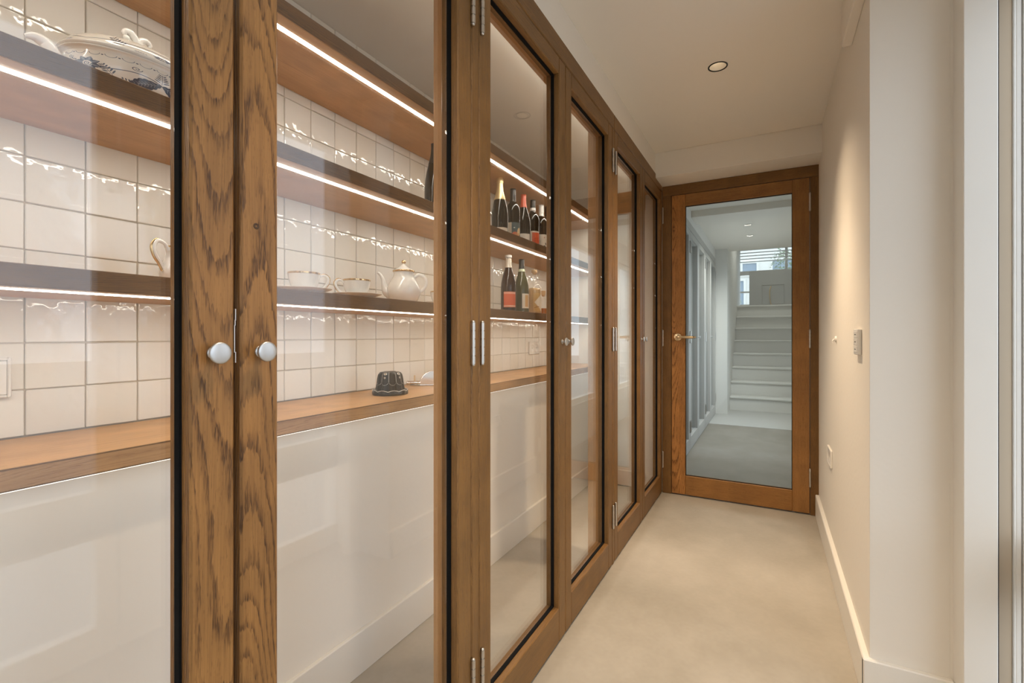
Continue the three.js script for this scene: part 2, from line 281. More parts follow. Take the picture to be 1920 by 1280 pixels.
{ // added, unseen strip behind the cabinet head rail that brightens the cabinet ceiling
  const s = thing('added_ceiling_strip', 'added light strip hidden behind the cabinet head rail, brightening the cabinet ceiling', 'light strip', [-0.7760, 2.108, 0]);
  mk('profile', box(-0.007, 0.010, -0.010, -0.002, -3.33, 0.2, 0.001), M.satin, s);
  mk('light_strip', box(-0.006, 0.006, -0.002, 0.001, -3.325, 0.195, 0.0005), M.stripAdded, s);
  const a = new THREE.RectAreaLight(STRIP, HEAD_POWER, 3.5, 0.012); a.name = 'strip_glow'; a.position.set(-0.001, 0.003, -1.565); a.quaternion.setFromRotationMatrix(new THREE.Matrix4().makeBasis(new THREE.Vector3(0, 0, 1), new THREE.Vector3(-0.66, -0.75, 0), new THREE.Vector3(0.75, -0.66, 0))); s.add(a);
}

// ---------------------------------------------------------------- glazed oak cabinets
const HINGE_Y = [1.898, 1.060, 0.229];
function hinge(x, y, z, side) {   // five-knuckle butt hinge; side = towards which its leaf lies
  const g = [], L = 0.104, n = 5;
  for (let k = 0; k < n; k++) g.push(moved(cyl(0.0058, 0.0058, L / n - 0.0022, 20), x, y - L / 2 + L / n * (k + 0.5), z));
  g.push(moved(cyl(0.0042, 0.0042, L, 14), x, y, z));
  for (const s of [-1, 1]) g.push(new THREE.SphereGeometry(0.0050, 16, 10).scale(1, 0.8, 1).translate(x, y + s * (L / 2 + 0.001), z));
  g.push(box(x - 0.014, x - 0.001, y - L / 2 + 0.002, y + L / 2 - 0.002, z - 0.001, z + 0.001, 0), box(x - 0.0085, x - 0.0065, y - L / 2 + 0.002, y + L / 2 - 0.002, z, z + side * 0.006, 0));
  return g;
}
const knobProfile = smooth([[0.0085, 0], [0.0082, 0.002], [0.0048, 0.005], [0.0046, 0.0105], [0.0105, 0.0130], [0.0138, 0.0148], [0.0143, 0.0168], [0.0130, 0.0188], [0.0070, 0.0199], [0, 0.0202]], 5);
function cabinetDoor(parent, zA, zB, hingeAtA, o) {   // zA > zB; front face at x = FX
  const d = part('door', parent), x0 = FX - 0.05, x1 = FX, y0 = 0.006, y1 = 2.053, sw = 0.057, gx = FX - 0.034, wide = o.wide ?? M.oakPlain;
  const [ma, mb] = hingeAtA ? [M.oakPlain, wide] : [wide, M.oakPlain];
  mk('stile', plank(x0, x1, y0, y1, zA - sw, zA, 1, 0.003, ma === M.oak ? o.uvA : undefined), o.m ?? ma, d); mk('stile', plank(x0, x1, y0, y1, zB, zB + sw, 1, 0.003, mb === M.oak ? o.uvB : undefined), o.m ?? mb, d);
  const p = zB + sw, q = zA - sw, e = 0.125, f = 1.996;
  mk('rail', plank(x0, x1, y0, e, p, q, 2, 0.003), o.m ?? M.oakPlain, d); mk('rail', plank(x0, x1, f, y1, p, q, 2, 0.003), o.m ?? M.oakPlain, d);
  const ga = gx + 0.0035, gb = gx + 0.0145, t = 0.0035;
  mk('gasket', [box(ga, gb, e, f, p, p + t, 0), box(ga, gb, e, f, q - t, q, 0), box(ga, gb, e, e + t, p + t, q - t, 0), box(ga, gb, f - t, f, p + t, q - t, 0)], o.m ?? M.gasket, d);
  mk('glass_pane', box(gx - 0.003, gx + 0.003, e + 0.0005, f - 0.0005, p + 0.0005, q - 0.0005, 0), M.pane, d);
  const kz = hingeAtA ? zB + 0.0285 : zA - 0.0285;
  mk('knob', lathe(knobProfile, 36).rotateZ(-Math.PI / 2).translate(FX - 0.0005, 1.0565, kz), M.satin, d);
  const hz = hingeAtA ? zA - 0.006 : zB - 0.0005;
  for (const y of HINGE_Y) mk('hinge', hinge(FX + 0.005, y, hz, hingeAtA ? -1 : 1), M.nickel, d);
  return d;
}
function cabinet(name, label, zA, zM, zB, post, o = {}) {
  const c = thing(name, label, 'cabinet'), wm = o.m ?? M.oakPlain;
  mk('head_rail', plank(FX - 0.052, FX, 2.0565, 2.128, zB - (post ? 0.0355 : 0), zA + (o.first ? 0.0345 : 0), 2, 0.003), o.m ?? M.oakPlain, c);
  mk('head_rear', plank(FX - 0.12, FX - 0.0523, 2.0555, 2.1275, zB - (post ? 0.0355 : 0), zA + (o.first ? 0.0345 : 0), 2, 0.002), o.m ?? M.shelf, c, 'paler oak rear part');  // rear half of the head rail takes the paler shelf oak
  if (post) { mk('post', plank(FX - 0.050, FX, 0.001, 2.0555, zB - 0.0345, zB - 0.0025, 1, 0.003), wm, c); mk('post_rear', plank(FX - 0.12, FX - 0.0503, 0.001, 2.055, zB - 0.0345, zB - 0.0025, 1, 0.002), o.m ?? M.shelf, c, 'paler oak rear part'); }  // post split in two, rear half in the paler shelf oak
  if (o.first) mk('post', plank(FX - 0.050, FX, 0.001, 2.0555, zA + 0.0025, zA + 0.0345, 1, 0.003), wm, c);
  const d1 = cabinetDoor(c, zA, zM + (o.gap ?? 0.002), true, { ...o, uvB: [0.443, 0.0] }), d2 = cabinetDoor(c, zM - (o.gap ?? 0.002), zB, false, { ...o, uvA: [0.486, 2.1] });
  return [c, d1, d2];
}
{
  const [, d1, d2] = cabinet('glazed_cabinet', 'oak framed glazed cabinet in front of the tea set, nearest and largest of the row', 0.182, -0.3918, -0.9745, true, { first: true, gap: 0.0043, wide: M.oak });
  mk('knot', lathe([[0.0012, 0.0002], [0.0034, 0.0009], [0.0042, 0.0004], [0.0046, -0.0004]], 20).rotateZ(-Math.PI / 2).translate(FX, 1.236, -0.4185), std({ color: lin(0.07, 0.035, 0.015), roughness: 0.7 }), d2);
  // steel keeper plate let into the edge of the first door
  mk('latch_plate', [box(FX - 0.012, FX + 0.0008, 1.100, 1.116, -0.3888, -0.3877, 0), box(FX - 0.012, FX + 0.0008, 1.056, 1.094, -0.3874, -0.3863, 0), box(FX - 0.012, FX + 0.0008, 1.093, 1.101, -0.3881, -0.3870, 0), box(FX - 0.012, FX + 0.0008, 1.042, 1.057, -0.3888, -0.3877, 0)], M.nickel, d1);
  cabinet('glazed_cabinet', 'oak framed glazed cabinet with wine bottles behind its panes, middle of the row', -1.0115, -1.588, -2.1645, true);
  cabinet('glazed_cabinet', 'oak framed glazed cabinet beside the end door, narrowest looking of the row', -2.2015, -2.768, -3.3345, false);
}

// ---------------------------------------------------------------- end door
{
  const d = structure('door_1'), z1 = DZ, zb = DZ - 0.042;
  const fr = part('door_frame', d);
  mk('jamb', plank(-0.644, -0.5855, 0.001, 2.029, zb - 0.05, z1 - 0.001, 1, 0.002), M.oakPlain, fr); mk('jamb', plank(0.2165, 0.2615, 0.001, 2.029, zb - 0.05, z1 - 0.001, 1, 0.002), M.oakPlain, fr); mk('head', plank(-0.644, 0.2615, 2.0295, 2.0965, zb - 0.05, z1 + 0.0005, 0, 0.002), M.oakPlain, fr);
  const L = -0.5825, Rr = 0.2135, lo = 0.008, hi = 2.0265, gl = -0.494, gr = 0.1245, gb = 0.136, gt = 1.947;
  mk('stile', plank(L, gl, lo, hi, zb, z1, 1, 0.003, [0.65, 0.3]), M.oakDoor, d); mk('stile', plank(gr, Rr, lo, hi, zb, z1, 1, 0.003), M.oakDoorPlain, d);
  mk('rail', plank(gl, gr, lo, gb, zb, z1, 0, 0.003), M.oakDoorPlain, d); mk('rail', plank(gl, gr, gt, hi, zb, z1, 0, 0.003), M.oakDoorPlain, d);
  const t = 0.003; mk('gasket', [box(gl, gl + t, gb, gt, z1 - 0.017, z1 - 0.01, 0), box(gr - t, gr, gb, gt, z1 - 0.017, z1 - 0.01, 0), box(gl + t, gr - t, gb, gb + t, z1 - 0.017, z1 - 0.01, 0), box(gl + t, gr - t, gt - t, gt, z1 - 0.017, z1 - 0.01, 0)], M.gasket, d);
  mk('glass_pane', box(gl + 0.0005, gr - 0.0005, gb + 0.0005, gt - 0.0005, z1 - 0.024, z1 - 0.018, 0), std({ color: lin(0.88, 0.92, 0.92), roughness: 0, transmission: 1, thickness: 0, ior: 1.6 }), d);
  const h = part('handle', d);
  mk('rose', lathe([[0, 0], [0.0255, 0], [0.0255, 0.006], [0.0235, 0.009], [0.0140, 0.010], [0.0125, 0.012], [0, 0.012]], 40).rotateX(Math.PI / 2).translate(-0.541, 1.066, z1), M.brass, h);
  mk('lever', [tube([[-0.541, 1.066, z1 + 0.008], [-0.541, 1.066, z1 + 0.034], [-0.533, 1.066, z1 + 0.045], [-0.505, 1.066, z1 + 0.048], [-0.465, 1.0655, z1 + 0.046], [-0.437, 1.065, z1 + 0.044]], [0.0085, 0.0085, 0.009, 0.0098, 0.0095, 0.0078], 48, 18), new THREE.SphereGeometry(0.0068, 20, 14).scale(1.5, 1, 1).translate(-0.431, 1.066, z1 + 0.042)], M.brass, h);
  for (const y of [1.878, 1.058, 0.225]) mk('hinge', hinge(0.215, y, z1 + 0.004, 1).slice(0, 8), M.nickel, d);
}

// ---------------------------------------------------------------- recessed lamps
function downlight(x, z, label, power, color, lampMat, cone = 0.66, blend = 0.7, spill = 0.7) {
  const t = thing('downlight', label, 'ceiling light', [x, CY, z]);
  mk('trim_ring', lathe([[0.0345, 0.001], [0.0345, -0.0022], [0.0400, -0.0022], [0.0405, 0]], 48), M.black, t);
  mk('reflector', lathe([[0.0346, 0], [0.033, 0.006], [0.026, 0.026], [0.019, 0.040]], 40), M.reflector, t);
  mk('lamp', lathe([[0, 0.0395], [0.0185, 0.0395], [0.0185, 0.044], [0, 0.044]], 32), lampMat, t);
  const s = new THREE.SpotLight(color, power, 0, cone, blend, 2); s.name = 'lamp_glow'; s.position.set(0, -0.004, 0); s.target.position.set(0, -2, 0); s.shadow.radius = 1.6; s.castShadow = true; t.add(s, s.target);
  if (spill) { const w = new THREE.SpotLight(color, power * spill, 0, 0.92, 1, 2); w.name = 'lamp_spill'; w.position.set(0, -0.006, 0); w.target.position.set(0, -2, 0); w.shadow.radius = 2; w.castShadow = true; t.add(w, w.target); }
}
downlight(...SPOTS[0], 'round recessed ceiling light with a thin black ring in the corridor ceiling', SPOT_POWER, WARM, M.lamp);
downlight(...SPOTS[1], 'round recessed ceiling light over the first cabinet, out of view overhead', NEAR_POWER, WARM, M.lamp);  // this lamp and the next are added, unseen, to brighten the near end
downlight(...SPOTS[2], 'round recessed ceiling light in the near room, farthest from the end door', NEAR_POWER, WARM, M.lamp);
downlight(...HALL_SPOTS[0], 'small ceiling light seen through the end door glass, in the hall beyond', HALL_POWER, COOL, M.hallLamp, 1.25, 0.6, 0);
downlight(...HALL_SPOTS[1], 'second ceiling light in the hall beyond the door, nearer the stairs', HALL_POWER, COOL, M.hallLamp, 1.25, 0.6, 0);

// ---------------------------------------------------------------- switches and sockets
{
  const s = thing('light_switch', 'white three-button light switch on the right-hand wall at hand height', 'light switch', [0.26, 1.058, -1.898]);
  mk('plate', box(-0.011, 0, -0.0425, 0.0425, -0.046, 0.046, 0.003), M.plastic, s);
  for (let k = -1; k < 2; k++) { mk('button', box(-0.0122, -0.010, k * 0.024 - 0.0112, k * 0.024 + 0.0112, -0.036, 0.036, 0.001), M.plastic, s); mk('slot', box(-0.0127, -0.0115, k * 0.024 - 0.0012, k * 0.024 + 0.0012, -0.012, 0.012, 0), M.dark, s); }
  const hk = thing('wall_hook', 'tiny white hook stuck on the right-hand wall left of the switch', 'hook', [0.26, 1.062, -2.505]);
  mk('pad', lathe([[0.011, 0], [0.011, 0.004], [0.008, 0.007], [0, 0.008]], 28).rotateZ(Math.PI / 2).scale(1, 1.2, 1), M.plastic, hk);
  mk('peg', tube([[-0.006, 0, 0], [-0.011, -0.004, 0], [-0.014, -0.010, 0], [-0.014, -0.015, 0]], [0.004, 0.0035, 0.003, 0.0025], 20, 10), M.plastic, hk);
  function socket(label, pos, turn) {
    const o = thing('power_socket', label, 'socket', pos, turn);
    mk('frame', [box(0, 0.009, -0.041, 0.041, -0.076, -0.067, 0.002), box(0, 0.009, -0.041, 0.041, 0.067, 0.076, 0.002), box(0, 0.009, 0.032, 0.041, -0.0675, 0.0675, 0.002), box(0, 0.009, -0.041, -0.032, -0.0675, 0.0675, 0.002)], M.plastic, o);
    for (const z of [-0.0335, 0.0335]) {
      const f = mk('outlet', [box(0, 0.0075, -0.0317, -0.0215, z - 0.033, z + 0.033, 0.0008), box(0, 0.0075, 0.0215, 0.0317, z - 0.033, z + 0.033, 0.0008), box(0, 0.0075, -0.0217, 0.0217, z - 0.033, z - 0.0215, 0.0008), box(0, 0.0075, -0.0217, 0.0217, z + 0.0215, z + 0.033, 0.0008),
        lathe([[0.0305, 0.0074], [0.0205, 0.0078], [0.0200, 0.001], [0, 0.001]], 36).rotateZ(-Math.PI / 2).scale(1, 0.99, 0.99).translate(0, 0, z)], M.plastic, o);
      mk('pin_hole', [-1, 1].map((k) => cyl(0.0026, 0.0026, 0.001, 12).rotateZ(Math.PI / 2).translate(0.0018, 0, z + k * 0.0095)), M.dark, f);
    }
  }
  socket('white double wall socket on the tiles behind the middle glazed cabinet', [TX + 0.001, 0.995, -2.81], 0);
  socket('white double socket low on the right-hand wall near the end door', [0.26, 0.498, -2.72], Math.PI);
  const b = thing('blank_plate', 'white cover plate with a fine border on the tiles at the picture\'s left edge', 'wall plate', [TX + 0.001, 0.9935, -0.282]);
  mk('frame', [box(0, 0.009, -0.041, 0.041, -0.076, -0.070, 0.002), box(0, 0.009, -0.041, 0.041, 0.070, 0.076, 0.002), box(0, 0.009, 0.035, 0.041, -0.0705, 0.0705, 0.002), box(0, 0.009, -0.041, -0.035, -0.0705, 0.0705, 0.002)], M.plastic, b);
  mk('cover', box(0, 0.0085, -0.0343, 0.0343, -0.0693, 0.0693, 0.0012), M.plastic, b);
}

// ---------------------------------------------------------------- tea set (lowest lit shelf, top at 1.196)
const S3 = 1.1962, S2 = 1.5582, CT = 0.8672;
function saucer(label, x, z) {
  const s = thing('saucer', label, 'saucer', [x, S3, z]);
  mk('plate', lathe(smooth([[0, 0.0025], [0.024, 0.0025], [0.026, 0], [0.029, 0.0005], [0.040, 0.004], [0.062, 0.011], [0.0775, 0.017], [0.0785, 0.0182], [0.0765, 0.0186], [0.060, 0.0135], [0.040, 0.0078], [0.028, 0.0058], [0, 0.0055]], 4), 56), M.china, s);
}
function cup(label, x, z, turn) {
  const c = thing('teacup', label, 'cup', [x, S3 + 0.0062, z], turn);
  mk('bowl', lathe([...smooth([[0, 0.003], [0.020, 0.003], [0.0225, 0], [0.0245, 0.001], [0.0300, 0.010], [0.0385, 0.028], [0.0425, 0.046], [0.0440, 0.058]], 5), ...smooth([[0.0428, 0.058], [0.0410, 0.046], [0.0370, 0.029], [0.0285, 0.012], [0.018, 0.006], [0, 0.005]], 4)], 56), M.china, c);
  mk('rim_band', lathe([[0.0439, 0.0535], [0.0447, 0.0585], [0.0435, 0.0592], [0.0424, 0.0575]], 56), M.gold, c, 'gold rim');
  mk('handle', tube([[0.0405, 0.047, 0], [0.048, 0.053, 0], [0.060, 0.0545, 0], [0.068, 0.046, 0], [0.066, 0.033, 0], [0.054, 0.018, 0], [0.0345, 0.010, 0]], [0.0028, 0.0026, 0.0030, 0.0033, 0.0032, 0.0030, 0.0028], 48, 12, 1.4), M.china, c);
  mk('handle_line', tube([[0.0475, 0.0560, 0], [0.060, 0.0580, 0], [0.0715, 0.0475, 0], [0.0695, 0.032, 0], [0.0560, 0.0152, 0], [0.046, 0.0112, 0]], [0.0011, 0.0014, 0.0016, 0.0015, 0.0013, 0.001], 40, 8, 1.8), M.gold, c, 'gold line along the handle');
}
saucer('white saucer under the first teacup, nearest the oak stiles', -1.19, -0.915); saucer('white saucer under the second teacup, left of the teapot', -1.19, -1.12); saucer('white saucer right of the teapot, half hidden by the oak post', -1.20, -1.585);
cup('white gold-rimmed teacup on the left, its handle pointing right', -1.19, -0.918, 1.15); cup('white gold-rimmed teacup next to the teapot, its handle pointing left', -1.19, -1.118, 1.15 + Math.PI);
cup('white gold-rimmed teacup on the saucer right of the teapot, behind the oak post', -1.20, -1.585, 0.4);
{ // teapot
  const t = thing('teapot', 'white porcelain teapot with gold trim standing on the lowest lit shelf', 'teapot', [-1.19, S3, -1.345], 0.62);
  mk('body', lathe(smooth([[0, 0.003], [0.036, 0.003], [0.0385, 0], [0.041, 0.002], [0.053, 0.016], [0.0605, 0.038], [0.0595, 0.058], [0.050, 0.080], [0.040, 0.096], [0.0365, 0.108], [0.0362, 0.118], [0.0345, 0.119], [0.0335, 0.110], [0, 0.108]], 6), 64), M.china, t);
  const lid = mk('lid', lathe(smooth([[0.0375, 0.1185], [0.0385, 0.1205], [0.036, 0.1225], [0.027, 0.129], [0.013, 0.139], [0.0065, 0.144], [0.0055, 0.148], [0, 0.149]], 5), 56), M.china, t);
  mk('finial', lathe(smooth([[0.0045, 0.147], [0.0072, 0.151], [0.0080, 0.1555], [0.0055, 0.160], [0, 0.162]], 5), 28), M.gold, lid, 'gold finial');
  mk('rim_band', lathe([[0.0378, 0.1165], [0.0402, 0.1185], [0.0402, 0.1215], [0.0385, 0.1228]], 56), M.gold, t, 'gold band around the lid seat');
  mk('spout', tube([[-0.044, 0.034, 0], [-0.060, 0.044, 0], [-0.069, 0.066, 0], [-0.076, 0.092, 0], [-0.087, 0.110, 0], [-0.094, 0.1135, 0]], [0.027, 0.0220, 0.0150, 0.0100, 0.0074, 0.0058], 48, 20, 0.8), M.china, t);
  mk('handle', tube([[0.039, 0.098, 0], [0.054, 0.108, 0], [0.072, 0.102, 0], [0.082, 0.082, 0], [0.077, 0.060, 0], [0.057, 0.040, 0]], [0.0045, 0.0045, 0.005, 0.0052, 0.0048, 0.0045], 48, 14, 1.3), M.china, t);
}
{ // cream jug, half hidden by the door stile
  const t = thing('cream_jug', 'white cream jug with gold handle peeking out beside the first door stile', 'jug', [-1.21, S3, -0.590], -1.25);
  t.scale.setScalar(0.93);
  mk('body', lathe(smooth([[0, 0.003], [0.020, 0.003], [0.022, 0], [0.026, 0.004], [0.0345, 0.020], [0.0365, 0.034], [0.0315, 0.052], [0.0235, 0.066], [0.0215, 0.078], [0.0240, 0.094], [0.0228, 0.0945], [0.0200, 0.079], [0.0200, 0.060], [0, 0.050]], 6), 56), M.china, t);
  mk('lip', tube([[-0.020, 0.080, 0], [-0.026, 0.090, 0], [-0.032, 0.096, 0]], [0.010, 0.009, 0.006], 20, 16, 0.8), M.china, t);
  mk('rim_band', lathe([[0.0236, 0.0905], [0.0247, 0.0945], [0.0230, 0.0955]], 48), M.gold, t, 'gold rim');
  mk('handle', tube([[0.021, 0.083, 0], [0.034, 0.099, 0], [0.051, 0.101, 0], [0.061, 0.086, 0], [0.056, 0.066, 0], [0.045, 0.052, 0], [0.034, 0.034, 0]], [0.0035, 0.0035, 0.004, 0.0045, 0.004, 0.0032, 0.0035], 56, 14, 1.3), M.china, t);
  mk('handle_line', tube([[0.034, 0.1020, 0], [0.0525, 0.1045, 0], [0.0652, 0.0865, 0], [0.0600, 0.0640, 0], [0.0485, 0.0485, 0], [0.0375, 0.0310, 0]], [0.001, 0.0018, 0.0026, 0.0024, 0.0020, 0.0022], 48, 10, 1.9), M.gold, t, 'gold stripe along the handle');
}
// ---------------------------------------------------------------- soup tureen (middle shelf)
{
  const ink = '#39455c', T = rng(77);
  const floral = (c, w, h, lid) => {
    c.fillStyle = '#e9e4da'; c.fillRect(0, 0, w, h); c.strokeStyle = c.fillStyle = ink; c.lineCap = 'round';
    const leaf = (x, y, a, l, f) => { c.save(); c.translate(x, y); c.rotate(a); c.beginPath(); c.moveTo(0, 0); for (let k = 1; k <= 6; k++) c.quadraticCurveTo(l * (k - 0.6) / 6, -f * Math.sin(k / 6.6 * Math.PI) * 1.35, l * k / 6, -f * Math.sin(k / 6 * Math.PI)); for (let k = 5; k >= 0; k--) c.quadraticCurveTo(l * (k + 0.6) / 6, f * Math.sin((k + 0.6) / 6.6 * Math.PI) * 1.35, l * k / 6, f * Math.sin(k / 6 * Math.PI)); c.fill(); c.strokeStyle = '#b9bcc2'; c.lineWidth = 1.5; c.beginPath(); c.moveTo(l * 0.1, 0); c.lineTo(l * 0.9, 0); for (let k = 2; k < 9; k++) { c.moveTo(l * k / 10, 0); c.lineTo(l * (k + 0.8) / 10, -f * 0.5); c.moveTo(l * k / 10, 0); c.lineTo(l * (k + 0.8) / 10, f * 0.5); } c.stroke(); c.strokeStyle = ink; c.restore(); };
    const fern = (x, y, a, l) => { c.save(); c.translate(x, y); c.rotate(a); c.lineWidth = 2; c.beginPath(); c.moveTo(0, 0); c.lineTo(0, -l); c.stroke(); for (let k = 1; k < 6; k++) for (const s of [-1, 1]) { c.beginPath(); c.ellipse(s * l * 0.16 * (1.5 - k / 6), -l * (k / 5.5) - 2, l * 0.15 * (1.35 - k / 7), l * 0.045, s * -0.6, 0, 7); c.fill(); } c.restore(); };
    const curl = (x, y, r, s) => { c.lineWidth = 3; c.beginPath(); for (let k = 0; k < 40; k++) { const t = k / 39 * 9, q = r * (1 - k / 46); c.lineTo(x + s * q * Math.cos(t), y + q * Math.sin(t)); } c.stroke(); };
    const flower = (x, y, r) => { for (let k = 0; k < 8; k++) leaf(x, y, k / 8 * 6.283 + 0.3, r, r * 0.24); c.fillStyle = '#e9e4da'; c.beginPath(); c.arc(x, y, r * 0.36, 0, 7); c.fill(); c.fillStyle = ink; curl(x, y, r * 0.3, 1); };
    const n = 3;
    for (let k = 0; k < n; k++) {
      const x = (k + 0.5) * w / n, s = w / n;
      if (!lid) {
        leaf(x, h * 0.44, 2.75, s * 0.24, h * 0.09); leaf(x, h * 0.44, 0.4, s * 0.24, h * 0.09); fern(x, h * 0.40, 0, h * 0.24); fern(x - s * 0.16, h * 0.62, -1.2, h * 0.2); fern(x + s * 0.16, h * 0.66, 1.2, h * 0.2);
        c.lineWidth = 5; c.beginPath(); c.moveTo(x, h * 0.44); c.bezierCurveTo(x - s * 0.2, h * 0.2, x - s * 0.3, h * 0.5, x - s * 0.46, h * 0.36); c.stroke(); curl(x - s * 0.17, h * 0.24, h * 0.06, 1); curl(x + s * 0.2, h * 0.26, h * 0.05, -1); curl(x + s * 0.36, h * 0.2, h * 0.04, 1);
        flower(x + s * 0.5, h * 0.36, h * 0.17); fern(x + s * 0.32, h * 0.46, 0.5, h * 0.24); fern(x - s * 0.33, h * 0.52, -0.5, h * 0.22); fern(x + s * 0.24, h * 0.72, 1.9, h * 0.2);
        for (let q = 0; q < 9; q++) { const bx = x - s / 2 + q * s / 9; c.lineWidth = 2; c.beginPath(); c.arc(bx + s / 18, h * 0.07, s / 26, 0, 3.14); c.stroke(); c.beginPath(); c.arc(bx, h * 0.1, 4, 0, 7); c.fill(); }
      } else { flower(x, h * 0.74, h * 0.11); fern(x + s * 0.25, h * 0.72, 0.7, h * 0.22); fern(x - s * 0.25, h * 0.72, -0.7, h * 0.22); curl(x + s * 0.42, h * 0.5, h * 0.06, 1); c.lineWidth = 4; c.beginPath(); c.moveTo(x - s / 2, h * 0.72); c.quadraticCurveTo(x, h * 0.45, x + s / 2, h * 0.72); c.stroke(); for (let q = 0; q < 10; q++) { c.beginPath(); c.ellipse(x - s / 2 + q * s / 10, h * 0.93, 9, 4, 0.5, 0, 7); c.fill(); } fern(x + s * 0.1, h * 0.86, 1.2, h * 0.14); fern(x - s * 0.1, h * 0.86, -1.2, h * 0.14); flower(x + s * 0.36, h * 0.8, h * 0.07); }
    }
  };
  const glaze = (map) => std({ map, roughness: 0.12, clearcoat: 0.6, clearcoatRoughness: 0.05 });
  const bodyMat = glaze(canvasTex(1536, 320, (c, w, h) => floral(c, w, h, false))), lidMat = glaze(canvasTex(1536, 320, (c, w, h) => floral(c, w, h, true)));
  const t = thing('soup_tureen', 'white lidded soup tureen with dark blue floral pattern on the middle shelf', 'tureen', [-1.203, S2, -0.512], 0);
  t.scale.setScalar(0.95);
  const oval = (g) => g.scale(0.74, 1, 1), flip = (g) => { const u = g.attributes.uv; for (let i = 0; i < u.count; i++) u.setXY(i, u.getX(i) + 0.245, u.getY(i)); return g; };
  mk('foot', oval(lathe([[0, 0], [0.080, 0], [0.083, 0.003], [0.078, 0.012], [0, 0.012]], 64)), M.china, t);
  mk('body', flip(oval(lathe(smooth([[0.078, 0.008], [0.100, 0.014], [0.119, 0.028], [0.1285, 0.046], [0.131, 0.062], [0.130, 0.077]], 6), 80))), bodyMat, t);
  mk('rim', oval(lathe(smooth([[0.130, 0.077], [0.1325, 0.081], [0.1365, 0.0835], [0.137, 0.0855], [0.134, 0.0865], [0.125, 0.086]], 4), 80)), M.china, t);
  const lid = mk('lid', flip(oval(lathe(smooth([[0.1355, 0.091], [0.1365, 0.0935], [0.1340, 0.0975], [0.127, 0.107], [0.108, 0.122], [0.078, 0.134], [0.045, 0.141], [0.020, 0.144], [0, 0.145]], 6), 80))), lidMat, t);
  mk('lid_rim', oval(lathe([[0.124, 0.0855], [0.1350, 0.0870], [0.1385, 0.0905], [0.1360, 0.0945]], 80)), M.china, lid);
  mk('finial', [tube([[0, 0.138, 0], [0, 0.154, 0], [0, 0.168, -0.004], [0, 0.175, -0.015], [0, 0.169, -0.023], [0, 0.161, -0.020]], [0.011, 0.0075, 0.0075, 0.0075, 0.006, 0.003], 40, 16), tube([[0, 0.156, 0.002], [0, 0.170, 0.007], [0, 0.178, 0.018], [0, 0.173, 0.026], [0, 0.165, 0.024]], [0.0065, 0.0075, 0.0085, 0.0075, 0.003], 36, 16), new THREE.SphereGeometry(0.007, 20, 14).translate(0, 0.163, 0.023)], M.china, lid);
  for (const s of [-1, 1]) mk('handle', tube([[0.014, 0.030, s * 0.122], [0.012, 0.040, s * 0.138], [0.006, 0.060, s * 0.148], [0, 0.078, s * 0.158], [0, 0.082, s * 0.174], [0, 0.076, s * 0.188]], [0.008, 0.0075, 0.0085, 0.009, 0.007, 0.0025], 48, 16, 1.5), M.china, t);
}
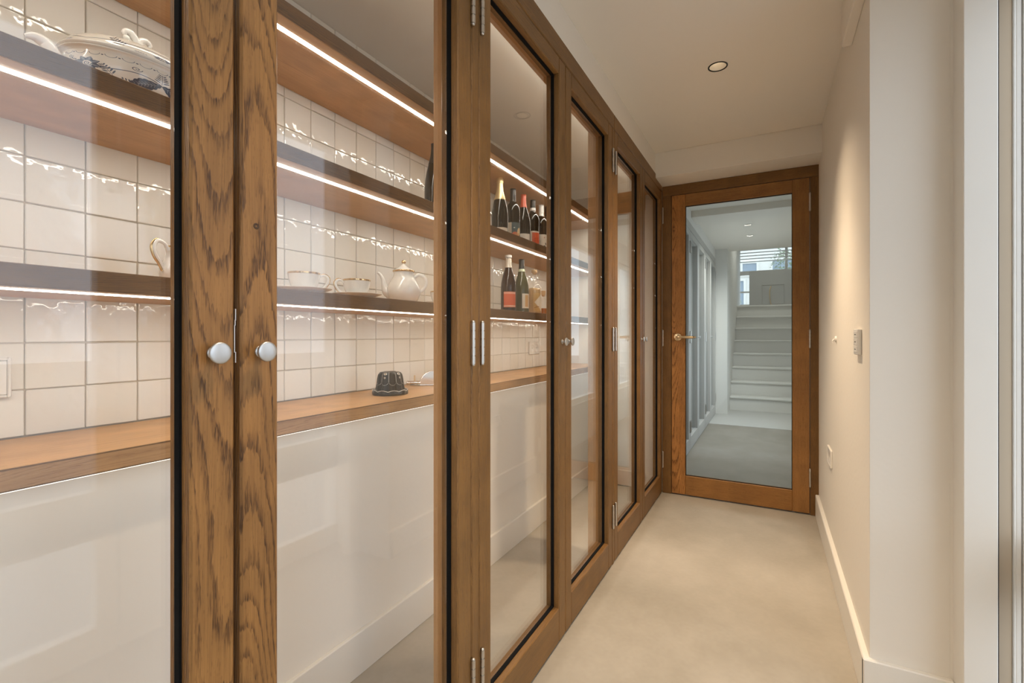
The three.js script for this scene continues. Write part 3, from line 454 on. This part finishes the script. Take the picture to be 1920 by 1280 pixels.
// ---------------------------------------------------------------- black fluted mould and metal gadget on the counter
{
  const t = thing('cake_mould', 'black fluted cake mould painted with white flowers on the oak counter', 'cake mould', [-1.20, CT, -1.285], 0);
  const map = canvasTex(1024, 512, (c, w, h) => {
    c.fillStyle = '#151312'; c.fillRect(0, 0, w, h); c.strokeStyle = '#e9e6df'; c.lineCap = 'round';
    const n = 10;
    for (let k = 0; k < n; k++) {
      const x = (k + 0.5) * w / n, s = w / n;
      c.lineWidth = 2.6; c.beginPath(); c.moveTo(x - s * 0.46, h * 0.73); c.bezierCurveTo(x - s * 0.5, h * 0.2, x - s * 0.2, h * 0.12, x, h * 0.13); c.bezierCurveTo(x + s * 0.2, h * 0.12, x + s * 0.5, h * 0.2, x + s * 0.46, h * 0.73); c.stroke();
      c.beginPath(); c.arc(x, h * 0.72, s * 0.46, 0.3, 2.85); c.stroke();
      if (k % 2 === 0) { for (const [fy, r] of [[0.44, 20], [0.6, 10]]) { c.fillStyle = '#f1eee6'; for (let q = 0; q < 7; q++) { c.beginPath(); c.ellipse(x + Math.cos(q * 0.898) * r, h * fy + Math.sin(q * 0.898) * r * 1.3, r * 0.36, r * 0.48, 0, 0, 7); c.fill(); } c.fillStyle = '#d9a23c'; c.beginPath(); c.arc(x, h * fy, r * 0.35, 0, 7); c.fill(); }
        c.fillStyle = '#e9e6df'; for (const q of [-1, 1]) { c.beginPath(); c.ellipse(x + q * 10, h * 0.25, 7, 16, q * 0.6, 0, 7); c.fill(); } }
    }
  });
  const fluted = (prof, amp, n, seg = 168) => {
    const P = [], U = [], I = [], m = prof.length;
    for (let i = 0; i <= seg; i++) { const a = i / seg * 2 * Math.PI, f = Math.abs(Math.cos(a * n / 2)); prof.forEach(([r, y, k = 1], j) => { const q = r * (1 - amp * k * (1 - Math.sqrt(1 - f * f * 0.96))); P.push(q * Math.sin(a), y, q * Math.cos(a)); U.push(i / seg, 1 - j / (m - 1)); }); }
    for (let i = 0; i < seg; i++) for (let j = 0; j + 1 < m; j++) { const a = i * m + j, b = a + m; I.push(a, a + 1, b, b, a + 1, b + 1); }
    const g = new THREE.BufferGeometry(); g.setAttribute('position', new THREE.Float32BufferAttribute(P, 3)); g.setAttribute('uv', new THREE.Float32BufferAttribute(U, 2)); g.setIndex(I); g.computeVertexNormals(); return g;
  };
  mk('mould', fluted([[0.004, 0.070, 0], [0.016, 0.077, 0.3], [0.028, 0.0815, 0.6], [0.037, 0.079, 1], [0.0425, 0.072], [0.0455, 0.060], [0.0475, 0.044], [0.050, 0.028], [0.0525, 0.019]], 0.14, 10), std({ map, roughness: 0.3, specularIntensity: 0.6, side: THREE.DoubleSide }), t);
  mk('flange', fluted([[0.050, 0.0195, 0.4], [0.058, 0.0185, 0.5], [0.0625, 0.0155, 0.5], [0.0635, 0.006, 0.4], [0.0630, 0.0006, 0.4], [0.056, 0.0005, 0.2]], 0.10, 10), M.black, t);
  mk('painted_edge', tube(Array.from({ length: 97 }, (_, i) => { const a = i / 96 * 2 * Math.PI, f = Math.abs(Math.sin(a * 5)); return [0.0622 * Math.sin(a), 0.0135 + 0.005 * f, 0.0622 * Math.cos(a)]; }), [0.0008], 288, 6), M.china, t, 'white scalloped line');
  const k = thing('kitchen_gadget', 'chrome half-round kitchen gadget with a stubby handle on the counter', 'utensil', [-1.255, CT, -1.585], 0.62);
  const half = new THREE.Shape(); half.moveTo(-0.056, 0); half.absarc(0, 0, 0.056, Math.PI, 0, true); half.lineTo(-0.056, 0);
  mk('plate', new THREE.ExtrudeGeometry(half, { depth: 0.003, bevelEnabled: true, bevelSize: 0.0012, bevelThickness: 0.0012, bevelSegments: 3, curveSegments: 40 }).translate(0.012, 0.0035, -0.0015), M.chrome, k);
  mk('rim', tube(Array.from({ length: 21 }, (_, i) => { const a = Math.PI * (1 - i / 20); return [0.012 + 0.0575 * Math.cos(a), 0.0035 + 0.0575 * Math.sin(a), 0]; }), [0.0026], 60, 10), M.chrome, k);
  mk('base', box(-0.085, 0.072, 0, 0.0035, -0.012, 0.012, 0.0015), M.chrome, k);
  mk('handle', [cyl(0.0085, 0.0085, 0.040, 24).rotateZ(Math.PI / 2).translate(-0.062, 0.0125, 0), cyl(0.0100, 0.0085, 0.012, 24).rotateZ(Math.PI / 2).translate(-0.088, 0.0125, 0), new THREE.SphereGeometry(0.0098, 20, 14).scale(0.7, 1, 1).translate(-0.095, 0.0125, 0)], M.chrome, k);
  mk('peg', moved(cyl(0.0032, 0.0032, 0.026, 14), -0.066, 0.031, 0), M.brass, k);
}
// ---------------------------------------------------------------- bottles
const bottleShapes = {
  champagne: [[0, 0.008], [0.030, 0.003], [0.036, 0], [0.0405, 0.004], [0.0425, 0.014], [0.0425, 0.115], [0.0405, 0.150], [0.0345, 0.185], [0.0255, 0.220], [0.0185, 0.248], [0.0155, 0.275], [0.0150, 0.293], [0.0165, 0.295], [0.0165, 0.300], [0, 0.300]],
  bordeaux: [[0, 0.008], [0.028, 0.003], [0.033, 0], [0.0365, 0.004], [0.0375, 0.012], [0.0375, 0.180], [0.0365, 0.195], [0.0300, 0.214], [0.0190, 0.226], [0.0148, 0.238], [0.0142, 0.290], [0.0150, 0.292], [0.0150, 0.300], [0, 0.300]],
  burgundy: [[0, 0.008], [0.030, 0.003], [0.036, 0], [0.0395, 0.004], [0.0405, 0.012], [0.0405, 0.130], [0.0385, 0.158], [0.0310, 0.192], [0.0215, 0.222], [0.0160, 0.245], [0.0145, 0.270], [0.0143, 0.293], [0.0150, 0.295], [0.0150, 0.301], [0, 0.301]],
  spirit: [[0, 0.006], [0.028, 0.003], [0.036, 0], [0.0400, 0.004], [0.0410, 0.012], [0.0410, 0.145], [0.0385, 0.163], [0.0290, 0.178], [0.0190, 0.186], [0.0155, 0.194], [0.0150, 0.235], [0.0168, 0.237], [0.0168, 0.246], [0, 0.246]],
  flask: [[0, 0.004], [0.018, 0.002], [0.0215, 0], [0.0235, 0.003], [0.0240, 0.008], [0.0240, 0.085], [0.0220, 0.096], [0.0150, 0.106], [0.0115, 0.112], [0.0110, 0.128], [0, 0.128]],
};
const radiusAt = (pts, y) => { for (let i = 3; i + 1 < pts.length; i++) if (y >= pts[i][1] && y <= pts[i + 1][1]) return mix(pts[i][0], pts[i + 1][0], (y - pts[i][1]) / (pts[i + 1][1] - pts[i][1] || 1)); return pts[4][0]; };
const sleeve = (pts, y0, y1, grow, seg = 40) => lathe([[radiusAt(pts, y0), y0], ...Array.from({ length: 9 }, (_, k) => { const y = mix(y0, y1, k / 8); return [radiusAt(pts, y) + grow, y]; }), [0, y1 + grow]], seg);
function labelArc(r, y0, y1, at, spread) {  // a curved paper label; at = direction it faces
  const n = 20, P = [], U = [], I = []; for (let i = 0; i <= n; i++) { const a = at - spread / 2 + spread * i / n; for (const [k, y] of [[0, y0], [1, y1]]) { P.push(r * Math.sin(a), y, r * Math.cos(a)); U.push(i / n, k); } }
  for (let i = 0; i < n; i++) { const a = i * 2; I.push(a, a + 2, a + 1, a + 1, a + 2, a + 3); }
  for (let i = 0; i <= n; i++) { const a = at - spread / 2 + spread * i / n; for (const [k, y] of [[0, y0], [1, y1]]) { P.push((r - 0.0005) * Math.sin(a), y, (r - 0.0005) * Math.cos(a)); U.push(i / n, k); } }
  const m = (n + 1) * 2; for (let i = 0; i < n; i++) { const a = m + i * 2; I.push(a, a + 1, a + 2, a + 1, a + 3, a + 2); }
  for (const [p, q] of [[0, 1]]) for (let i = 0; i < n; i++) for (const k of [0, 1]) { const a = i * 2 + k, b = a + 2; k ? I.push(a, b, a + m, b, b + m, a + m) : I.push(a, a + m, b, b, a + m, b + m); }
  const g = new THREE.BufferGeometry(); g.setAttribute('position', new THREE.Float32BufferAttribute(P, 3)); g.setAttribute('uv', new THREE.Float32BufferAttribute(U, 2)); g.setIndex(I); g.computeVertexNormals(); return g;
}
const print = (draw) => std({ map: canvasTex(160, 160, draw), roughness: 0.6 });
const P = {
  painting: print((c, w, h) => { c.fillStyle = '#4d6166'; c.fillRect(0, 0, w, h); c.fillStyle = '#d9cbb5'; c.fillRect(0, 0, w * 0.3, h); c.fillStyle = '#d0693f'; c.beginPath(); c.ellipse(w * 0.55, h * 0.75, 36, 26, 0.3, 0, 7); c.fill(); c.fillStyle = '#e6c99a'; c.beginPath(); c.ellipse(w * 0.8, h * 0.55, 22, 40, 0.2, 0, 7); c.fill(); c.fillStyle = '#c58a50'; for (let k = 0; k < 9; k++) { c.beginPath(); c.arc(w * (0.45 + 0.06 * k), h * (0.8 + 0.1 * Math.sin(k * 2.1)), 9, 0, 7); c.fill(); } c.fillStyle = '#dfe0d8'; c.fillRect(w * 0.42, h * 0.3, 16, 9); }),
  redSquare: print((c, w, h) => { c.fillStyle = '#d8cfc0'; c.fillRect(0, 0, w, h); c.fillStyle = '#d8623c'; c.fillRect(w * 0.2, h * 0.1, w * 0.8, h * 0.8); c.strokeStyle = '#a63f22'; c.lineWidth = 4; for (let k = 0; k < 4; k++) { c.beginPath(); c.moveTo(w * 0.35, h * (0.5 + 0.09 * k)); c.lineTo(w * (0.82 - 0.05 * (k % 2)), h * (0.49 + 0.09 * k)); c.stroke(); } }),
  sketch: print((c, w, h) => { c.fillStyle = '#ddd3c4'; c.fillRect(0, 0, w, h); c.fillStyle = '#2b2523'; c.beginPath(); c.ellipse(w * 0.62, h * 0.8, 20, 15, 0.4, 0, 7); c.fill(); c.beginPath(); c.ellipse(w * 0.72, h * 0.6, 7, 14, -0.3, 0, 7); c.fill(); c.fillStyle = '#b98d78'; c.beginPath(); c.arc(w * 0.6, h * 0.2, 8, 0, 7); c.fill(); c.fillStyle = '#8a7b70'; c.fillRect(w * 0.4, h * 0.9, 40, 6); }),
  coral: print((c, w, h) => { c.fillStyle = '#dd6a47'; c.fillRect(0, 0, w, h); c.fillStyle = '#ecd6c4'; for (const y of [0.03, 0.10, 0.88, 0.95]) c.fillRect(0, h * y, w, 4); for (let k = 0; k < 16; k++) for (const y of [0.065, 0.915]) c.fillRect(k * 10 + 2, h * y, 5, 3); }),
  pale: print((c, w, h) => { c.fillStyle = '#e2d9c8'; c.fillRect(0, 0, w, h); c.fillStyle = '#cfa66e'; c.fillRect(w * 0.35, h * 0.1, w * 0.5, h * 0.8); }),
  slip: print((c, w, h) => { c.fillStyle = '#ddd3c2'; c.fillRect(0, 0, w, h); c.fillStyle = '#3a332e'; c.fillRect(w * 0.6, h * 0.35, 26, 8); c.fillRect(w * 0.5, h * 0.6, 40, 6); }),
  diamond: print((c, w, h) => { c.fillStyle = '#e6ddcc'; c.fillRect(0, 0, w, h); c.fillStyle = '#caa873'; c.beginPath(); c.moveTo(0, 0); c.lineTo(w * 0.9, 0); c.lineTo(w * 0.1, h / 2); c.lineTo(w * 0.9, h); c.lineTo(0, h); c.fill(); c.strokeStyle = '#5e3c1c'; c.lineWidth = 3; c.beginPath(); c.moveTo(w * 0.1, h * 0.8); c.lineTo(w * 0.6, h * 0.72); c.stroke(); }),
  plain: M.paper,
};
function bottle(shape, label, pos, o) {
  const pts = bottleShapes[shape], t = thing('bottle', label, 'bottle', pos, 0, o.group);
  const k = o.scale ?? 1; t.scale.set(k, k, k);
  mk('glass', lathe(o.glass === M.clear ? pts.slice(3, -1) : pts, 48), o.glass ?? M.bottle, t);
  if (o.foil) mk('capsule', sleeve(pts, o.foilFrom, pts[pts.length - 1][1], 0.0008), o.foil, t);
  if (o.band) mk('neck_band', sleeve(pts, o.band[0], o.band[1], 0.0013), o.band[2], t);
  if (o.liquid) mk('liquid', lathe([[0, 0.004], ...Array.from({ length: 14 }, (_, i) => { const y = mix(0.006, o.liquid[0], i / 13); return [radiusAt(pts, y) - 0.003, y]; }), [0, o.liquid[0]]], 40), o.liquid[1], t);
  if (o.cork) mk('cork', lathe([[0, o.cork[0] - 0.010], [0.009, o.cork[0] - 0.010], [0.0095, o.cork[0]], [o.cork[2], o.cork[0]], [o.cork[2] + 0.0005, o.cork[1] - 0.002], [o.cork[2] - 0.001, o.cork[1]], [0, o.cork[1]]], 32), o.corkMat ?? M.cork, t);
  for (const [y0, y1, at, spread, m] of o.labels ?? []) mk('label', labelArc(radiusAt(pts, (y0 + y1) / 2) + 0.0008, y0, y1, at, spread, m), m, t);
  return t;
}
const G2 = 'bottles on the middle shelf', G3 = 'bottles on the lowest lit shelf';
{
  const b = bottle('champagne', 'sparkling wine bottle with a gold foil neck, leftmost behind the second cabinet', [-1.20, S2, -2.075], { group: G2, foil: M.foilGold, foilFrom: 0.205, labels: [[0.008, 0.060, 0.85, 1.5, P.slip]] });
  mk('wire_cap', lathe(smooth([[0.0175, 0.292], [0.0182, 0.300], [0.0165, 0.312], [0.0150, 0.318], [0, 0.321]], 4), 32), M.foilGold, b);
}
bottle('bordeaux', 'dark wine bottle with a painting-like label, second in the row behind the gold-necked one', [-1.20, S2, -2.215], { group: G2, foil: M.foilBlack, foilFrom: 0.232, labels: [[0.03, 0.115, 0.75, 2.2, P.painting]] });
bottle('burgundy', 'dark wine bottle with a red foil neck, third on the middle shelf', [-1.20, S2, -2.335], { group: G2, foil: M.foilRed, foilFrom: 0.228, labels: [[0.018, 0.078, 0.75, 1.5, P.plain]] });
bottle('bordeaux', 'dark wine bottle with a red square label and white neck band', [-1.20, S2, -2.455], { group: G2, foil: M.foilBlack, foilFrom: 0.252, band: [0.238, 0.254, M.foilWhite], labels: [[0.032, 0.116, 0.85, 1.7, P.redSquare]] });
bottle('bordeaux', 'dark wine bottle with a white foil neck and sketch label', [-1.20, S2, -2.57], { group: G2, foil: M.foilWhite, foilFrom: 0.232, labels: [[0.025, 0.118, 0.75, 2.0, P.sketch]] });
{
  const b = bottle('bordeaux', 'dark swing-top bottle with a wire clip, last in the row on the middle shelf', [-1.20, S2, -2.655], { group: G2, cork: [0.300, 0.312, 0.0125], corkMat: M.foilBlack, labels: [[0.04, 0.12, 0.9, 1.5, P.plain]] });
  mk('wire_clip', [tube([[-0.014, 0.272, 0.004], [-0.019, 0.262, 0.014], [-0.012, 0.246, 0.021], [0.008, 0.244, 0.022], [0.018, 0.258, 0.016], [0.016, 0.276, 0.006]], [0.0013], 40, 8), tube([[0.016, 0.276, 0.004], [0.014, 0.300, 0.010], [0, 0.314, 0.010], [-0.014, 0.300, 0.010], [-0.016, 0.276, 0.004]], [0.0013], 40, 8)], M.chrome, b);
}
bottle('champagne', 'dark bottle half hidden by the oak post, above the teapot', [-1.20, S2, -1.545], { group: G2, foil: M.foilBlack, foilFrom: 0.215 });
{
  const b = bottle('burgundy', 'brown bottle with a large coral label on the lowest lit shelf', [-1.20, S3, -2.165], { group: G3, glass: M.bottleBrown, labels: [[0.028, 0.108, 0.72, 1.7, P.coral]], band: [0.236, 0.285, std({ color: lin(0.62, 0.55, 0.45), roughness: 0.08 })] });
  mk('crown_cap', lathe(smooth([[0.0148, 0.288], [0.0172, 0.290], [0.0176, 0.296], [0.0160, 0.302], [0, 0.304]], 4), 32), M.foilWhite, b);
}
bottle('burgundy', 'olive green wine bottle with a small pale label right of the coral one', [-1.20, S3, -2.315], { group: G3, glass: M.bottleGreen, foil: M.foilBlack, foilFrom: 0.238, band: [0.232, 0.247, std({ color: lin(0.55, 0.58, 0.40), roughness: 0.5 })], labels: [[0.030, 0.110, 1.12, 1.15, P.pale]] });
bottle('spirit', 'clear bottle of honey coloured spirit with a pointed white label', [-1.20, S3, -2.475], { group: G3, glass: M.clear, liquid: [0.155, M.honey], cork: [0.246, 0.262, 0.0165], labels: [[0.02, 0.125, 1.05, 1.5, P.diamond]] });
bottle('flask', 'small corked flask with a little amber liquid, rightmost on its shelf', [-1.20, S3, -2.60], { group: G3, glass: M.clear, liquid: [0.045, M.amber], cork: [0.128, 0.152, 0.0135], corkMat: M.cork });

// ---------------------------------------------------------------- the hall beyond the end door: cupboards, stairs, window
for (const [k, label] of ['grey toned glazed cupboard in the hall just behind the end door', 'grey toned glazed cupboard in the middle of the hall beyond the door', 'grey toned glazed cupboard in the hall closest to the stairs'].entries()) {
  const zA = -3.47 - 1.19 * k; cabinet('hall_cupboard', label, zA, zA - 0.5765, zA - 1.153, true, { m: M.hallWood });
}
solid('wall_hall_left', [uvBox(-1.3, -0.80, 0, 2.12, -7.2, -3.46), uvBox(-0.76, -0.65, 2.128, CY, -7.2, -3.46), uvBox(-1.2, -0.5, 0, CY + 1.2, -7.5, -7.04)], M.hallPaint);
{ // right wall of the hall with an added, unseen window that brightens the hall
  const w = structure('wall_hall_right');
  mk('wall', [uvBox(0.30, 0.42, 0, 0.4, -7.5, -3.5), uvBox(0.30, 0.42, 2.0, CY, -7.5, -3.5), uvBox(0.30, 0.42, 0.4, 2.0, -7.5, -6.9), uvBox(0.30, 0.42, 0.4, 2.0, -4.1, -3.5)], M.hallPaint, w);
  const n = structure('window_2');
  mk('window_frame', [uvBox(0.33, 0.38, 0.4, 0.45, -6.9, -4.1), uvBox(0.33, 0.38, 1.95, 2.0, -6.9, -4.1), ...[-6.9, -5.975, -5.05, -4.15].map((z) => uvBox(0.33, 0.38, 0.45, 1.95, z, z + 0.05))], M.trim, n);
  mk('glass_pane', box(0.352, 0.358, 0.45, 1.95, -6.85, -4.15, 0), M.pane, n);
}
solid('beam_hall', uvBox(-0.65, 0.3, 2.195, CY + 0.01, -5.1, -4.75, 0.003), M.ceiling);
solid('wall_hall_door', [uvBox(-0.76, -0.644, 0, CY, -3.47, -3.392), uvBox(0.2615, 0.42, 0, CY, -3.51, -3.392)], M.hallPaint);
{
  const s = structure('staircase');
  for (let k = 0; k < 8; k++) {
    mk('riser', uvBox(-0.5, 0.5, 0.2 * k, 0.2 * (k + 1) - 0.03, -9.6, -7.5 - 0.25 * k, 0.001), M.hallPaint, s);
    mk('tread', uvBox(-0.5, 0.5, 0.2 * (k + 1) - 0.03, 0.2 * (k + 1), -7.5 - 0.25 * (k + 1) - 0.02, -7.47 - 0.25 * k, 0.008), M.hallPaint, s);
  }
  mk('landing', uvBox(-0.7, 0.7, 1.57, 1.6, -10.4, -9.25), M.hallPaint, s);
  solid('wall_stairs_left', uvBox(-0.62, -0.50, 0, 3.4, -10.4, -7.5), M.hallPaint);
  solid('wall_stairs_right', uvBox(0.50, 0.62, 0, 3.4, -10.4, -7.3), M.hallPaint);
  solid('ceiling_stairs', uvBox(-0.62, 0.62, 3.3, 3.4, -10.4, -7.18), M.ceiling);
  solid('wall_stairs_front', uvBox(-0.62, 0.62, CY + 0.01, 3.4, -7.30, -7.18), M.hallPaint);
  solid('wall_stairs_back', [uvBox(-0.62, 0.62, 0, 1.62, -10.42, -10.3), uvBox(-0.62, 0.62, 2.76, 3.4, -10.42, -10.3), uvBox(-0.62, -0.53, 1.62, 2.76, -10.42, -10.3), uvBox(0.46, 0.62, 1.62, 2.76, -10.42, -10.3)], M.hallPaint);
  const lamp = thing('added_stair_lamp', 'added flat round ceiling lamp high above the stairs in the hall, out of view', 'ceiling light', [0, 3.3, -8.5]);  // added, unseen lamp that brightens the stairs
  mk('housing', lathe([[0, 0], [0.15, 0], [0.15, -0.03], [0.142, -0.036], [0.138, -0.030]], 48), M.trim, lamp); mk('diffuser', lathe([[0.139, -0.030], [0.10, -0.040], [0, -0.044]], 48), M.hallLamp, lamp);
  const sl = new THREE.SpotLight(COOL, HALL_POWER * 1.1, 0, 1.3, 0.6, 2); sl.name = 'lamp_glow'; sl.position.set(0, -0.06, 0); sl.target.position.set(0, -2, 0); sl.shadow.radius = 5; sl.castShadow = true; lamp.add(sl, sl.target);
  const n = structure('window_3');
  mk('window_frame', [uvBox(-0.53, 0.46, 2.25, 2.33, -10.36, -10.31), uvBox(0.265, 0.309, 1.62, 2.76, -10.37, -10.30), uvBox(-0.53, -0.30, 1.905, 1.935, -10.36, -10.31), uvBox(-0.53, 0.46, 1.62, 1.68, -10.36, -10.31)], M.trim, n);
  mk('glass_pane', box(-0.53, 0.46, 1.62, 2.76, -10.345, -10.339, 0), M.pane, n);
  const bl = thing('window_blind', 'white slatted blind drawn half up at the window above the stairs', 'blind');
  for (let k = 0; k < 5; k++) mk('slat', box(-0.53, 0.46, -0.002, 0.002, -0.024, 0.024, 0.001).rotateX(0.5).translate(0, 2.50 + 0.058 * k, -10.255), M.blind, bl);
  const dg = thing('half_door', 'grey panelled half-height door at the top of the stairs', 'door', [0, 1.6, -9.5]);
  mk('leaf', uvBox(-0.312, 0.42, 0.002, 0.62, -0.02, 0.018), M.doorGrey, dg);
  for (const [a, b, c, d] of [[-0.117, 0.237, 0.36, 0.375], [-0.117, 0.237, 0.02, 0.035], [-0.117, -0.102, 0.035, 0.36], [0.222, 0.237, 0.035, 0.36]]) mk('moulding', box(a, b, c, d, 0.015, 0.028, 0.004), M.doorGrey, dg);
  mk('handle', tube([[0.03, 0.34, 0.022], [0.012, 0.28, 0.055], [0.010, 0.17, 0.065], [0.022, 0.06, 0.055], [0.036, 0.01, 0.022]], [0.008], 40, 12), M.brass, dg, 'slim curved brass tube in place of a warm light streak');  // brass tube drawn for a streak of light on the panel
}
{ // across the street
  const h = thing('house_facade', 'white house front with bluish windows seen through the far window', 'house', [0, -0.07, -17]);
  mk('wall', box(-5, 5, 0, 7, -0.3, 0, 0), M.trim, h);
  const bl = std({ color: lin(0.30, 0.36, 0.43), roughness: 0.15 });
  for (const [x0, x1, y0, y1] of [[-1.55, -0.72, 1.7, 2.9], [-0.75, -0.35, 3.1, 3.45], [0.1, 0.8, 1.7, 3.5], [-2.6, -1.8, 1.7, 3.4]]) { const f = mk('window', [box(x0 - 0.06, x1 + 0.06, y0 - 0.06, y0, 0, 0.06, 0), box(x0 - 0.06, x1 + 0.06, y1, y1 + 0.06, 0, 0.06, 0), box(x0 - 0.06, x0, y0, y1, 0, 0.06, 0), box(x1, x1 + 0.06, y0, y1, 0, 0.06, 0)], M.trim, h); mk('pane', box(x0, x1, y0, y1, 0.005, 0.02, 0), bl, f); }
  const leafGreen = std({ color: lin(0.26, 0.32, 0.20), roughness: 0.7, side: THREE.DoubleSide }), T = rng(19);
  for (const [x, y, z, r, label] of [[-0.95, 2.0, -14.2, 0.30, 'leafy shrub outside the far window, lower left of the opening'], [0.42, 3.05, -14.5, 0.42, 'leafy branch outside the far window, behind the half-height door']]) {
    const t = thing('shrub', label, 'shrub', [x, -0.07, z]), g = [];
    for (let k = 0; k < 700; k++) { const d = new THREE.Vector3(T() - 0.5, T() - 0.5, T() - 0.5).normalize().multiplyScalar(r * Math.cbrt(T())); g.push(new THREE.PlaneGeometry(0.045, 0.024, 2, 1).rotateX(T() * 6).rotateY(T() * 6).translate(d.x, y + d.y * 1.2, d.z)); }
    const f = mk('foliage', g, leafGreen, t); f.userData.kind = 'stuff'; mk('stem', tube([[0, 0, 0], [0.03, y * 0.5, 0.02], [0, y, 0]], [0.025, 0.018, 0.01], 16, 8), std({ color: lin(0.12, 0.09, 0.06), roughness: 0.9 }), t);
  }
}
renderer.render(scene, camera);
